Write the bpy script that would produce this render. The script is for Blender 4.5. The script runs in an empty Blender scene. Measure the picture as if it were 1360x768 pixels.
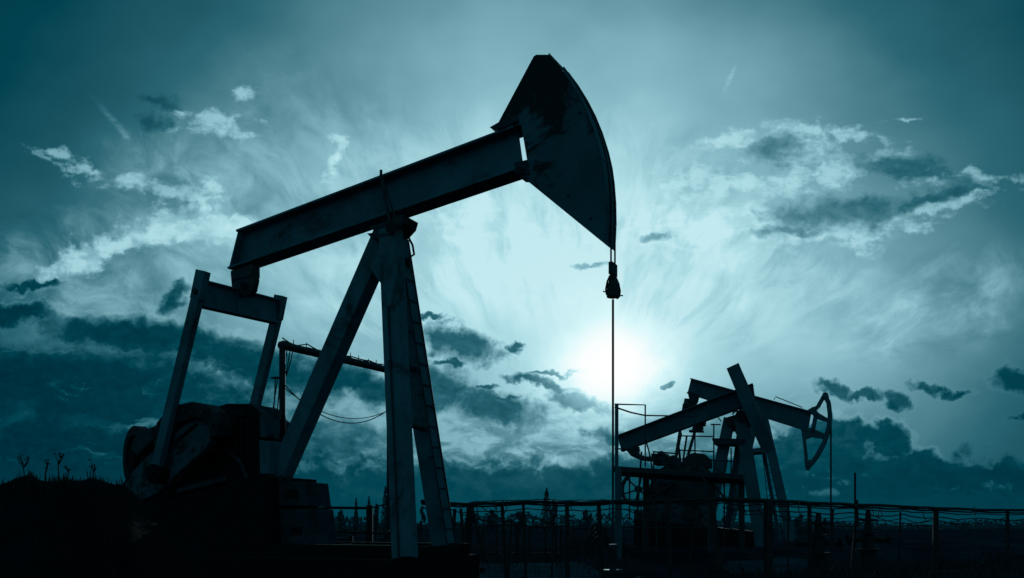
import bpy, bmesh, math, random
from mathutils import Vector, Matrix
random.seed(7)
S = bpy.context.scene
C = bpy.context.collection
F = 1150.0          # focal length in photo pixels (1360 wide)
H = 1.6             # eye height
HY = 697.0          # horizon row
R = math.radians

# ------------------------------------------------------------------ camera
cd = bpy.data.cameras.new('camera'); cam = bpy.data.objects.new('camera', cd); C.objects.link(cam)
cam.location = (0, 0, H); cam.rotation_euler = (R(90), 0, 0)
cd.sensor_width = 36; cd.lens = F/1360*36; cd.shift_y = (HY-384)/1360; cd.clip_end = 6000; cd.clip_start = .05
S.camera = cam
S.view_settings.view_transform = 'Standard'; S.view_settings.look = 'None'; S.view_settings.exposure = 0
S.render.engine = 'CYCLES'

def at(px, py, Y): return Vector(((px-680)/F*Y, Y, H+(HY-py)/F*Y))

# ------------------------------------------------------------------ node DSL
class N:
    def __init__(s, sock): s.k = sock
class G:
    def __init__(s, nt): s.nt = nt
    def new(s, t, **kw):
        n = s.nt.nodes.new(t)
        for k, v in kw.items(): setattr(n, k, v)
        return n
    def put(s, inp, v):
        if isinstance(v, N): s.nt.links.new(v.k, inp)
        elif hasattr(v, 'is_output'): s.nt.links.new(v, inp)
        else: inp.default_value = v
    def m(s, op, a, b=None, c=None, clamp=False):
        n = s.new('ShaderNodeMath', operation=op, use_clamp=clamp)
        s.put(n.inputs[0], a)
        if b is not None: s.put(n.inputs[1], b)
        if c is not None: s.put(n.inputs[2], c)
        return N(n.outputs[0])
    def add(s, a, b): return s.m('ADD', a, b)
    def sub(s, a, b): return s.m('SUBTRACT', a, b)
    def mul(s, a, b): return s.m('MULTIPLY', a, b)
    def mx(s, a, b): return s.m('MAXIMUM', a, b)
    def step(s, v, lo, hi, a=0.0, b=1.0):
        n = s.new('ShaderNodeMapRange', interpolation_type='SMOOTHSTEP')
        s.put(n.inputs[0], v); n.inputs[1].default_value = lo; n.inputs[2].default_value = hi
        n.inputs[3].default_value = a; n.inputs[4].default_value = b
        return N(n.outputs[0])
    def mix(s, f, a, b):                       # scalar lerp a->b
        n = s.new('ShaderNodeMix', data_type='FLOAT')
        s.put(n.inputs[0], f); s.put(n.inputs[2], a); s.put(n.inputs[3], b)
        return N(n.outputs[0])
    def vec(s, x, y, z=0.0):
        n = s.new('ShaderNodeCombineXYZ'); s.put(n.inputs[0], x); s.put(n.inputs[1], y); s.put(n.inputs[2], z)
        return N(n.outputs[0])
    def noise(s, v, scale, detail=4, rough=.55, dist=0.0, lac=2.0):
        n = s.new('ShaderNodeTexNoise'); s.put(n.inputs['Vector'], v)
        n.inputs['Scale'].default_value = scale; n.inputs['Detail'].default_value = detail
        n.inputs['Roughness'].default_value = rough; n.inputs['Distortion'].default_value = dist
        n.inputs['Lacunarity'].default_value = lac
        return N(n.outputs[0])

def lin(c):
    return tuple((x/255/12.92 if x/255 <= .04045 else ((x/255+.055)/1.055)**2.4) for x in c)

# ------------------------------------------------------------------ sky
SUN_PX = (815, 487)
sd = Vector(((SUN_PX[0]-680)/F, 1, (HY-SUN_PX[1])/F)).normalized()
SUN_EL = math.asin(sd.z); SUN_AZ = math.atan2(sd.x, sd.y)
W = bpy.data.worlds.new('World'); S.world = W; W.use_nodes = True
nt = W.node_tree; nt.nodes.clear(); g = G(nt)
tc = g.new('ShaderNodeTexCoord')
sx = g.new('ShaderNodeSeparateXYZ'); nt.links.new(tc.outputs['Generated'], sx.inputs[0])
dx, dy, dz = (N(sx.outputs[i]) for i in range(3))
dyc = g.mx(dy, .12)
X = g.add(g.mul(g.m('DIVIDE', dx, dyc), 11.5), 6.8)
Y = g.sub(6.97, g.mul(g.m('DIVIDE', dz, dyc), 11.5))
P0 = g.vec(X, Y, 0.0)
# domain warp
def warp(amp, scale, detail, seed):
    v = g.vec(X, Y, seed)
    n = g.new('ShaderNodeTexNoise'); g.put(n.inputs['Vector'], v)
    n.inputs['Scale'].default_value = scale; n.inputs['Detail'].default_value = detail; n.inputs['Roughness'].default_value = .6
    sc = g.new('ShaderNodeSeparateColor'); nt.links.new(n.outputs[1], sc.inputs[0])
    return g.mul(g.sub(N(sc.outputs[0]), .5), amp), g.mul(g.sub(N(sc.outputs[1]), .5), amp*.7)
wx1, wy1 = warp(.75, 1.1, 4, 3.3); wx2, wy2 = warp(.42, 4.2, 6, 8.1)
WX = g.add(g.add(X, wx1), wx2); WY = g.add(g.add(Y, wy1), wy2)

def blobs(L, x=WX, y=WY):
    """max over rotated ellipses of 1-r"""
    best = None
    for e in L:
        cx, cy, rx, ry = e[:4]; a = R(e[4]) if len(e) > 4 else 0.0
        c, s_ = math.cos(a), math.sin(a)
        # r2 = ((dx*c+dy*s)/rx)^2+((-dx*s+dy*c)/ry)^2
        m = g.new('ShaderNodeMapping', vector_type='TEXTURE')
        m.inputs['Location'].default_value = (cx, cy, 0); m.inputs['Rotation'].default_value = (0, 0, a)
        m.inputs['Scale'].default_value = (rx, ry, 1)
        pv = g_vec_cache(x, y)
        if best is not None:      # a negligible offset keeps the evaluation strictly sequential (small node stack)
            q_ = g.new('ShaderNodeVectorMath', operation='MULTIPLY_ADD')
            g.put(q_.inputs[0], best); q_.inputs[1].default_value = (1e-7, 1e-7, 0); g.put(q_.inputs[2], pv); pv = N(q_.outputs[0])
        g.put(m.inputs['Vector'], pv)
        l = g.new('ShaderNodeVectorMath', operation='LENGTH'); nt.links.new(m.outputs[0], l.inputs[0])
        f = N(l.outputs['Value'])
        best = f if best is None else g.m('MINIMUM', best, f)
    best = g.sub(1.0, best)
    return best
_vc = {}
def g_vec_cache(x, y):
    k = (id(x), id(y))
    if k not in _vc: _vc[k] = g.vec(x, y, 0.0)
    return _vc[k]

def glow(cx, cy, sxx, syy, x=X, y=Y):
    a = g.m('DIVIDE', g.sub(x, cx), sxx); b = g.m('DIVIDE', g.sub(y, cy), syy)
    return g.m('EXPONENT', g.mul(g.add(g.mul(a, a), g.mul(b, b)), -1.0))

# base tone: the nishita sky gives the clear air, glows give the thin veil lit around the sun
sky = g.new('ShaderNodeTexSky', sky_type='NISHITA'); sky.sun_disc = False
sky.sun_elevation = SUN_EL; sky.sun_rotation = SUN_AZ; sky.altitude = 50; sky.air_density = 1.2; sky.dust_density = 1.5
bw = g.new('ShaderNodeRGBToBW'); nt.links.new(sky.outputs[0], bw.inputs[0])
nish = g.m('MULTIPLY', N(bw.outputs[0]), .10, clamp=True)
nish = g.m('MINIMUM', nish, .12)
B = g.add(g.add(.025, nish), g.mul(glow(7.4, 3.5, 5.3, 4.4), .55))
B = g.add(B, g.mul(glow(7.6, 4.2, 3.6, 1.7), .09))
B = g.add(B, g.mul(glow(3.0, 3.5, 3.2, 1.2), .14))
B = g.add(B, g.mul(glow(11.2, 4.2, 2.8, 1.6), .16))
B = g.add(B, g.mul(glow(7.4, .8, 3.4, 2.4), .10))
big = g.noise(g.vec(g.mul(X, .7), g.mul(Y, 1.0), 9.0), .8, 3, .5)
B = g.mul(B, g.add(.82, g.mul(big, .36)))
BASE = B
# fibrous cirrus: noise stretched away from a point below the horizon under the sun
rx_ = g.sub(g.add(X, g.mul(wx1, .45)), 7.6); ry_ = g.sub(g.add(Y, g.mul(wy1, .45)), 6.2)
ang = g.m('ARCTAN2', rx_, ry_)
rad = g.m('SQRT', g.add(g.mul(rx_, rx_), g.mul(ry_, ry_)))
fib = g.noise(g.vec(g.mul(ang, 5.0), g.mul(rad, .5), 2.0), 2.2, 6, .60, .45)
fmask = blobs([(5.6, 2.9, 3.6, 2.5, -15), (4.4, 1.6, 2.4, 1.3, 20), (8.2, 2.6, 2.2, 1.6), (9.6, 3.6, 3.2, 1.4, 0), (12.4, 4.1, 1.9, .9, -20), (1.5, 3.6, 3, 1.2, 0), (3.2, 2.4, 2.6, 1.2, 10)])
fm = g.mul(g.step(fmask, 0.0, .7), g.step(Y, .6, 2.9, .22, 1.0))
fibs = g.step(fib, .42, .72)
B = g.add(B, g.mul(g.mul(g.mul(fibs, fm), .40), g.sub(.93, B)))
B = g.sub(B, g.mul(g.mul(g.step(fib, .50, .30), fm), .07))

# bright altocumulus / cumulus patches
fbm = g.noise(P0, 3.0, 7, .62, .35)
def voro(sx_, sy_, seed, scale):
    n = g.new('ShaderNodeTexVoronoi', feature='SMOOTH_F1', voronoi_dimensions='2D')
    g.put(n.inputs['Vector'], g.vec(g.add(g.mul(WX, sx_), seed), g.mul(WY, sy_))); n.inputs['Scale'].default_value = scale
    n.inputs['Smoothness'].default_value = .35; n.inputs['Detail'].default_value = 2; n.inputs['Roughness'].default_value = .55
    return g.sub(1.0, g.mul(N(n.outputs['Distance']), 1.25))
puffn = g.add(g.mul(voro(1.0, 1.5, 0.0, 2.6), .6), g.mul(fbm, .4))
fine = g.noise(g.vec(X, g.mul(Y, 1.5), 5.0), 5.5, 6, .6, .5)
strk = g.noise(g.vec(g.mul(X, .8), g.mul(Y, 2.4), 1.0), 2.6, 6, .58, .4)
bright = blobs([(11.0, 2.2, 1.5, .36, -4), (12.5, 2.75, 1.1, .13, -12), (9.9, 1.85, .9, .16, -8), (10.9, 1.75, .9, .2), (11.4, 3.05, 1.5, .22, -8), (12.7, 2.35, .95, .16), (9.7, 2.45, 1.2, .3),
                (9.3, 3.0, 1.2, .5), (2.9, 1.65, .62, .24, 8), (2.35, 1.4, .25, .12), (3.35, 1.25, .3, .1), (.85, 2.03, .4, .1, 14), (1.1, 2.2, .7, .1, 14),
                (2.1, 2.5, 1.2, .13, 10), (2.75, 2.5, .3, .18), (1.35, 3.32, 1.15, .27, -24), (2.3, 3.0, .75, .27, -20), (3.2, 3.05, .9, .25, 5), (12.0, 1.55, .3, .07), (11.5, 3.2, .3, .3),
                (4.45, 2.05, .12, .45, 12), (6.2, 2.9, .5, .7), (7.2, 3.4, 1.0, .6)])
bd = g.step(g.add(bright, g.add(g.add(g.mul(g.sub(strk, .5), 2.0), g.mul(g.sub(fbm, .5), 1.6)), g.mul(g.sub(puffn, .40), .9))), -.12, .80)
ctr = g.step(blobs([(1.62, 1.78, .78, .075, 50), (4.45, 2.2, .1, .5, 10), (9.7, 1.05, .05, .3, 20)], g.add(X, g.mul(wx1, .35)), g.add(Y, g.mul(wy1, .35))), 0.0, .9)
B = g.add(B, g.mul(g.mul(ctr, g.step(strk, .3, .7)), .13))
bmask = g.step(bright, -1.0, -.2)
bd = g.mul(bd, bmask)
B = g.add(B, g.mul(g.mul(bd, .50), g.sub(.92, B)))

rib = g.step(g.add(blobs([(1.05, 3.47, .62, .20, -22), (1.65, 3.28, .5, .18, -12), (2.3, 3.0, .55, .24, -22), (2.95, 3.05, .8, .24, 6)]), g.mul(g.sub(fbm, .5), 1.5)), -.12, .45)
B = g.add(B, g.mul(g.mul(rib, .42), g.sub(.88, B)))
def dark(B, L, soft, namp, tone_a, tone_b, rim, nz, x=WX, y=WY, op=1.0):
    f = blobs(L, x, y)
    f2 = g.add(f, g.mul(g.sub(nz, .5), namp))
    d = g.mul(g.step(f2, -.12, soft), op)
    rimm = g.mul(g.step(f2, -.30, 0.0), g.sub(1.0, d))
    tone = g.add(tone_a, g.mul(BASE, tone_b))
    tone = g.mul(tone, g.add(.62, g.mul(fine, .75)))
    B2 = g.add(B, g.mul(rimm, rim))
    return g.mix(d, B2, tone)

# mottled middle band of far cumulus above the horizon
mott = g.step(g.noise(g.vec(g.mul(X, 1.0), g.mul(Y, 1.9), 7.0), 1.9, 6, .6, .5), .40, .60)
band = g.mul(g.step(Y, 5.0, 5.9), g.step(X, 12.5, 9.5))
B = g.mix(g.mul(g.mul(mott, band), .72), B, g.add(.12, g.mul(BASE, .30)))
# soft grey cores in the bright patches
B = dark(B, [(11.25, 2.76, 1.25, .24, -4), (11.5, 2.8, .5, .28), (11.95, 2.18, .85, .2, 4), (12.4, 2.3, .8, .12, 8), (12.3, 2.65, .9, .12, -14), (10.5, 3.1, .8, .1, -5), (10.3, 2.0, .4, .3), (10.6, 2.9, .5, .22),
             (8.75, 3.15, .3, .07), (7.8, 3.55, .35, .06), (2.05, 1.3, .35, .12), (2.0, 1.6, .3, .15)], .85, 1.8, .06, .48, .0, fbm, op=.8)
# the sun burning through the veil
sw = g.mul(g.sub(g.noise(P0, 2.4, 5, .6), .5), .55)
sX = g.add(X, sw)
def screen(B, gl, k): return g.sub(1.0, g.mul(g.sub(1.0, B), g.sub(1.0, g.mul(gl, k))))
B = g.m('MINIMUM', B, .85)
B = screen(B, glow(8.1, 4.75, 1.4, 1.1, sX), .26)
B = screen(B, glow(8.15, 4.84, .78, .64, sX), .62)
# detached dark clouds round the sun
small = [(6.05, 4.53, .72, .28, 14), (7.65, 5.36, .6, .15, 14), (6.85, 4.63, .14, .07), (6.0, 4.8, .3, .06), (6.4, 5.35, .90, .34, 20), (5.85, 5.15, .7, .44, 20), (7.15, 5.08, .55, .10, 14), (7.72, 5.38, .45, .11, 14), (7.25, 4.95, .45, .05, 0),
         (8.8, 5.19, .14, .06), (8.05, 5.78, .42, .14), (6.5, 5.13, .3, .05), (6.7, 5.3, .3, .05), (11.02, 5.17, .36, .15, 8), (11.45, 5.25, .35, .08), (11.95, 5.37, .27, .13, 6), (12.35, 5.15, .38, .09), (12.7, 5.2, .25, .07),
         (13.55, 5.05, .42, .2), (2.28, 3.92, .33, .18, -25), (.45, 3.8, .55, .07), (1.0, 5.9, .1, .1), (5.7, 4.2, .3, .05), (13.6, 5.55, .3, .06), (4.0, 3.1, .01, .01)]
B = dark(B, small, .60, 1.45, .080, .31, .02, g.add(g.mul(g.add(puffn, .08), .2), g.mul(fbm, .8)))
# stratus bank at the left, cumulus bank at the right, low bank along the horizon
bank = [(1.0, 5.15, 3.9, .72, 4), (2.0, 4.5, 1.6, .3, 6), (.2, 4.15, .8, .16), (3.4, 4.85, 1.7, .4, 14), (4.7, 5.1, 1.2, .3, 14), (1.5, 6.0, 4.2, .75), (0.0, 6.4, 4, 1.0)]
B = dark(B, bank, .6, 1.3, .068, .25, .06, g.add(g.mul(g.add(puffn, .12), .22), g.mul(g.noise(g.vec(X, g.mul(Y, 1.6), 4.0), 1.5, 6, .6, .4), .78)))
gap = g.step(g.noise(g.vec(g.mul(WX, .6), g.mul(WY, 2.6), 12.0), 1.3, 5, .62, .6), .54, .74)
B = g.add(B, g.mul(g.mul(gap, g.mul(g.step(X, 6.0, 2.5), g.step(Y, 4.1, 4.8))), .20))
cum = [(10.9, 6.1, .9, .52), (11.75, 5.85, .35, .3), (11.2, 5.75, .5, .25), (12.2, 6.15, .4, .3), (12.5, 6.4, .9, .26), (13.4, 6.4, 1.2, .2), (10.2, 6.3, 1.3, .45), (11.6, 6.35, 1.6, .35)]
B = dark(B, cum, .30, .95, .075, .28, .06, g.add(g.mul(g.add(puffn, .12), .3), g.mul(fbm, .7)))
low = g.step(g.add(Y, g.mul(g.sub(fbm, .5), 1.1)), 6.0, 6.28)
B = g.mix(g.mul(low, .85), B, g.mul(g.add(.105, g.mul(BASE, .15)), g.add(.75, g.mul(fine, .5))))
hz = g.step(Y, 6.2, 7.0)
B = g.mix(g.mul(hz, .6), B, g.add(.15, g.mul(BASE, .12)))
puff = g.mul(g.step(g.noise(g.vec(X, g.mul(Y, 1.4), 21.0), 3.2, 5, .62, .3), .5, .68), g.step(blobs([(10.8, 6.42, 1.0, .22), (13, 6.5, .8, .08), (4.6, 6.15, 1.2, .2), (6.6, 6.05, 1.2, .25)]), 0., .5))
B = g.add(B, g.mul(puff, .13))
B = screen(B, glow(8.15, 4.85, .66, .58, sX), .97)
B = screen(B, glow(8.15, 4.87, .50, .44, sX), .98)
# dark part of the sky behind the viewer
fr = g.step(dy, .10, .50)
B = g.mix(fr, .29, B)
below = g.step(dz, -.02, -.12)
B = g.mix(below, B, .06)
B = g.m('ADD', B, 0.0, clamp=True)
cr = g.new('ShaderNodeValToRGB'); g.put(cr.inputs[0], B)
stops = [(0, (0, 8, 12)), (.10, (0, 40, 54)), (.20, (2, 66, 80)), (.33, (44, 102, 116)), (.48, (94, 145, 157)), (.64, (132, 183, 195)),
         (.80, (176, 222, 231)), (.92, (215, 247, 250)), (1.0, (255, 255, 255))]
el = cr.color_ramp.elements
while len(el) > 1: el.remove(el[0])
el[0].position = 0; el[0].color = (*lin(stops[0][1]), 1)
for p, c in stops[1:]:
    e = el.new(p); e.color = (*lin(c), 1)
bg = g.new('ShaderNodeBackground'); nt.links.new(cr.outputs[0], bg.inputs[0]); bg.inputs[1].default_value = 1.0
wo = g.new('ShaderNodeOutputWorld'); nt.links.new(bg.outputs[0], wo.inputs[0])
W.cycles.sampling_method = 'NONE'
S.cycles.max_bounces = 3; S.cycles.diffuse_bounces = 1; S.cycles.glossy_bounces = 1

ld = bpy.data.lights.new('sun', 'SUN'); ld.energy = .5; ld.angle = R(.6); ld.color = (.62, .86, .9)
lo = bpy.data.objects.new('sun', ld); C.objects.link(lo); lo.location = (5, 30, 20)
lo.rotation_euler = sd.to_track_quat('Z', 'Y').to_euler()

# ------------------------------------------------------------------ materials
def mat(name, col, rough=.7, metal=0.0, var=.5, scale=3.0, dirt=None, dirt_at=(.5, .6), spec=.3, bump=.15, bscale=30, zbias=None):
    m = bpy.data.materials.new(name); m.use_nodes = True
    q = G(m.node_tree); p = m.node_tree.nodes['Principled BSDF']
    t = q.new('ShaderNodeTexCoord'); o = t.outputs['Object']
    n = q.noise(o, scale, 6, .6, .3)
    rp = q.new('ShaderNodeValToRGB'); q.put(rp.inputs[0], n)
    e = rp.color_ramp.elements
    e[0].position = .3; e[0].color = (*[c*(1-var) for c in col], 1); e[1].position = .72; e[1].color = (*[c*(1+var*.6) for c in col], 1)
    out = rp.outputs[0]
    if dirt:
        n2 = q.noise(o, scale*.7, 9, .72, .5)
        if zbias:
            sp_ = q.new('ShaderNodeSeparateXYZ'); q.put(sp_.inputs[0], o)
            n2 = q.add(n2, q.mul(q.sub(N(sp_.outputs[2]), zbias[0]), zbias[1]))
        f = q.step(n2, *dirt_at)
        mx = q.new('ShaderNodeMix', data_type='RGBA'); q.put(mx.inputs[0], f); q.put(mx.inputs[6], out); mx.inputs[7].default_value = (*dirt, 1)
        out = mx.outputs[2]
    q.put(p.inputs['Base Color'], out)
    p.inputs['Roughness'].default_value = rough; p.inputs['Metallic'].default_value = metal
    p.inputs['Specular IOR Level'].default_value = spec
    if bump:
        b = q.new('ShaderNodeBump'); b.inputs['Strength'].default_value = bump; b.inputs['Distance'].default_value = .02
        q.put(b.inputs['Height'], q.noise(o, bscale, 5, .6)); m.node_tree.links.new(b.outputs[0], p.inputs['Normal'])
    return m
M_PAINT = mat('worn_paint', (.068, .172, .215), .62, var=.38, scale=1.8, dirt=(.022, .024, .026), dirt_at=(.50, .68), bump=.4, bscale=14)
M_HEAD = mat('stained_paint', (.050, .130, .165), .65, var=.4, scale=1.3, dirt=(.012, .012, .014), dirt_at=(.48, .55), zbias=(5.45, .10), bump=.4, bscale=12)
M_DARK = mat('dark_steel', (.018, .036, .044), .6, var=.5, scale=4)
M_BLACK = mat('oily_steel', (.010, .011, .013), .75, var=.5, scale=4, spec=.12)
M_GREY = mat('grey_paint', (.042, .105, .13), .7, var=.4, scale=4, dirt=(.015, .015, .015), dirt_at=(.48, .60))
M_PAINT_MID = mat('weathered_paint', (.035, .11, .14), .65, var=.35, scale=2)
M_PAINT_FAR = mat('hazed_paint', (.045, .13, .165), .65, var=.35, scale=2)  # far pump's paint made lighter, so distance haze is in the colour
M_SKID = mat('shaded_grimy_paint', (.020, .052, .066), .8, var=.5, scale=3, dirt=(.012, .013, .014), dirt_at=(.48, .62))  # base darkened for the weaker light low on the machine, grime patches over it
M_CW = mat('greasy_iron', (.012, .026, .033), .7, var=.6, scale=5, dirt=(.005, .006, .007), dirt_at=(.45, .60))
M_GBOX = mat('oil_stained_paint', (.028, .07, .09), .65, var=.5, scale=2, dirt=(.01, .01, .012), dirt_at=(.46, .56))
M_ROPE = mat('wire_rope', (.03, .035, .04), .55, .3, var=.3, scale=20, bump=0)
M_ROD = mat('polished_rod', (.02, .04, .05), .5, .0, var=.2, scale=10, bump=0)
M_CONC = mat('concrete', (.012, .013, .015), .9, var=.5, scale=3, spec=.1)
M_WEED = mat('dry_weed', (.022, .024, .022), .9, var=.4, scale=20, bump=0)
M_LEAF = mat('hazed_foliage', (.03, .09, .11), .9, var=.5, scale=1.2, bump=0)  # lighter teal base stands in for aerial haze on the distant trees
M_BARK = mat('bark', (.03, .032, .03), .9, var=.4, scale=8)
M_PIPE = mat('rusty_pipe', (.022, .022, .024), .7, var=.5, scale=6, bump=0)

# ------------------------------------------------------------------ mesh builder
class MB:
    def __init__(s): s.v = []; s.f = []
    def poly(s, vs, off):
        """prism from a polygon of world points swept along off"""
        n = len(vs); b = len(s.v); off = Vector(off)
        s.v += [Vector(p) for p in vs] + [Vector(p)+off for p in vs]
        s.f.append(tuple(b+i for i in range(n))); s.f.append(tuple(b+n+i for i in reversed(range(n))))
        for i in range(n): j = (i+1) % n; s.f.append((b+i, b+n+i, b+n+j, b+j))
        return s
    def bar(s, p, q, w, h, side=None):
        """box from p to q; w measured along side, h across"""
        p, q = Vector(p), Vector(q); d = (q-p).normalized()
        sd_ = Vector(side) if side is not None else (Vector((0, 0, 1)).cross(d) if abs(d.z) < .95 else Vector((1, 0, 0)))
        sd_ = (sd_-d*sd_.dot(d)).normalized(); up = d.cross(sd_).normalized()
        a, b = sd_*w/2, up*h/2
        return s.poly([p-a-b, p+a-b, p+a+b, p-a+b], q-p)
    def tube(s, pts, r, n=8, r2=None):
        pts = [Vector(p) for p in pts]; b = len(s.v); k = len(pts)
        ref = None
        for i, p in enumerate(pts):
            d = (pts[min(i+1, k-1)]-pts[max(i-1, 0)]).normalized()
            if ref is None: ref = d.cross(Vector((0, 0, 1)) if abs(d.z) < .9 else Vector((1, 0, 0))).normalized()
            ref = (ref-d*ref.dot(d)).normalized(); o = d.cross(ref)
            rr = r if r2 is None else r+(r2-r)*i/(k-1)
            for j in range(n):
                t = 2*math.pi*j/n; s.v.append(p+ref*math.cos(t)*rr+o*math.sin(t)*rr)
        for i in range(k-1):
            for j in range(n):
                j2 = (j+1) % n; s.f.append((b+i*n+j, b+i*n+j2, b+(i+1)*n+j2, b+(i+1)*n+j))
        s.f.append(tuple(b+j for j in reversed(range(n)))); s.f.append(tuple(b+(k-1)*n+j for j in range(n)))
        return s
    def disc(s, c, ax, r, th, n=28):
        c = Vector(c); ax = Vector(ax).normalized()
        return s.tube([c-ax*th/2, c+ax*th/2], r, n)
    def ring(s, c, ax, R1, R0, th, n=32):
        c = Vector(c); ax = Vector(ax).normalized()
        e = ax.cross(Vector((0, 0, 1))).normalized(); o = ax.cross(e); b = len(s.v)
        for i in range(n):
            t = 2*math.pi*i/n; d = e*math.cos(t)+o*math.sin(t)
            for rr, k in ((R0, -1), (R1, -1), (R1, 1), (R0, 1)): s.v.append(c+d*rr+ax*th/2*k)
        for i in range(n):
            j = (i+1) % n
            for k in range(4): k2 = (k+1) % 4; s.f.append((b+i*4+k, b+i*4+k2, b+j*4+k2, b+j*4+k))
        return s
    def lathe(s, c, prof, ax=(0, 0, 1), n=16):
        c = Vector(c); ax = Vector(ax).normalized(); e = ax.orthogonal().normalized(); o = ax.cross(e); b = len(s.v)
        for z, r in prof:
            for j in range(n):
                t = 2*math.pi*j/n; s.v.append(c+ax*z+(e*math.cos(t)+o*math.sin(t))*max(r, .001))
        for i in range(len(prof)-1):
            for j in range(n): j2 = (j+1) % n; s.f.append((b+i*n+j, b+i*n+j2, b+(i+1)*n+j2, b+(i+1)*n+j))
        s.f.append(tuple(b+j for j in reversed(range(n)))); k = len(prof)-1; s.f.append(tuple(b+k*n+j for j in range(n)))
        return s
    def build(s, name, m, parent=None, bevel=0.0, smooth=False, label=None):
        me = bpy.data.meshes.new(name)
        if parent is None:
            lo_ = Vector((sum(v.x for v in s.v)/len(s.v), sum(v.y for v in s.v)/len(s.v), min(v.z for v in s.v)))
        else: lo_ = world_loc(parent)
        me.from_pydata([v-lo_ for v in s.v], [], s.f); me.materials.append(m)
        bm = bmesh.new(); bm.from_mesh(me); bmesh.ops.recalc_face_normals(bm, faces=bm.faces); bm.to_mesh(me); bm.free()
        if smooth:
            for p in me.polygons: p.use_smooth = True
            try: me.set_sharp_from_angle(angle=R(40))
            except Exception: pass
        o = bpy.data.objects.new(name, me); C.objects.link(o)
        if parent is None: o.location = lo_
        else: o.parent = parent
        if bevel:
            b = o.modifiers.new('bevel', 'BEVEL'); b.width = bevel; b.segments = 2; b.limit_method = 'ANGLE'
        if label: o['label'] = label
        return o
def each(mb, name, m, parent, **kw):
    """one object per connected piece"""
    par = list(range(len(mb.v)))
    def find(i):
        while par[i] != i: par[i] = par[par[i]]; i = par[i]
        return i
    for f in mb.f:
        r = find(f[0])
        for i in f[1:]: par[find(i)] = r
    comp = {}
    for f in mb.f: comp.setdefault(find(f[0]), []).append(f)
    for fs in comp.values():
        idx = sorted({i for f in fs for i in f}); mp = {i: k for k, i in enumerate(idx)}
        q = MB(); q.v = [mb.v[i] for i in idx]; q.f = [tuple(mp[i] for i in f) for f in fs]; q.build(name, m, parent, **kw)
def world_loc(o):
    l = Vector((0, 0, 0))
    while o is not None: l += Vector(o.location); o = o.parent
    return l
def tag(o, label, cat, group=None, kind=None):
    if label: o['label'] = label
    if cat: o['category'] = cat
    if group: o['group'] = group
    if kind: o['kind'] = kind
    return o
def thing(name, loc, label, cat, group=None):
    o = bpy.data.objects.new(name, None); C.objects.link(o); o.location = loc; o.empty_display_size = .3
    return tag(o, label, cat, group)

class Frame:
    """vertical plane through the pivot, yawed towards the viewer on the right"""
    def __init__(s, px, Y, yaw):
        a = R(yaw); s.P = Vector(((px-680)/F*Y, Y, 0)); s.u = Vector((math.cos(a), -math.sin(a), 0)); s.v = Vector((math.sin(a), math.cos(a), 0))
    def at(s, px, py, c=0.0):
        d = Vector(((px-680)/F, 1, (HY-py)/F)); dh = Vector((d.x, d.y, 0))
        t = (c+s.v.dot(s.P))/s.v.dot(dh)
        return Vector((d.x*t, d.y*t, H+d.z*t))
    def L(s, u, c, z): p = s.P+s.u*u+s.v*c; return Vector((p.x, p.y, z))
    def pts(s, L, c): return [s.at(x, y, c) for x, y in L]

def ladder(mb, p, q, side, w, step, r):
    side = Vector(side).normalized(); p, q = Vector(p), Vector(q)
    mb.tube([p-side*w/2, q-side*w/2], r, 6); mb.tube([p+side*w/2, q+side*w/2], r, 6)
    n = int((q-p).length/step)
    for i in range(1, n):
        c = p+(q-p)*i/n; mb.tube([c-side*w/2, c+side*w/2], r*.8, 6)

# ------------------------------------------------------------------ ground
def sstep(a, b, x):
    t = max(0, min(1, (x-a)/(b-a))); return t*t*(3-2*t)
def gz(x, y):
    z = 0.0
    z += .10*math.sin(x*.9+1)*math.sin(y*.7)*sstep(3, 8, y)*(1-sstep(60, 160, y))
    # low earth bank in front of the middle machines
    z += 1.02*sstep(1.6, 3.2, x)*sstep(6.0, 9.5, y)*(1-sstep(11.5, 17, y))*(1+.05*math.sin(x*3.1))*(1-.0*x)
    z += .85*sstep(1.0, 3.0, x)*sstep(18, 24, y)*(1-sstep(46, 60, y))
    z += .55*sstep(-9, -2, x)*(1-sstep(1.0, 4.0, x))*sstep(14, 19, y)*(1-sstep(50, 80, y))
    return z
mb = MB()
xs = [-3000, -1200, -500, -220, -120, -80]+[-60+1.0*i for i in range(0, 121)]+[80, 120, 220, 500, 1200, 3000]
ys = [-60, -20, -5, 0]+[1+.6*i for i in range(0, 75)]+[48, 52, 58, 66, 78, 95, 120, 160, 220, 320, 500, 900, 1600, 3500]
for y in ys:
    for x in xs: mb.v.append(Vector((x, y, gz(x, y)+(random.uniform(-.03, .03) if 2 < y < 40 else 0))))
nx = len(xs)
for j in range(len(ys)-1):
    for i in range(nx-1): mb.f.append((j*nx+i, j*nx+i+1, (j+1)*nx+i+1, (j+1)*nx+i))
M_GROUND = mat('dark_soil', (.012, .030, .040), .95, var=.7, scale=.6, spec=.0, bump=.5, bscale=6)  # soil base raised towards teal, low haze over the yard painted into it
gr = mb.build('ground', M_GROUND, smooth=True); tag(gr, 'dark bare earth under the machines, reaching to the horizon', 'ground', kind='structure')

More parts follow.
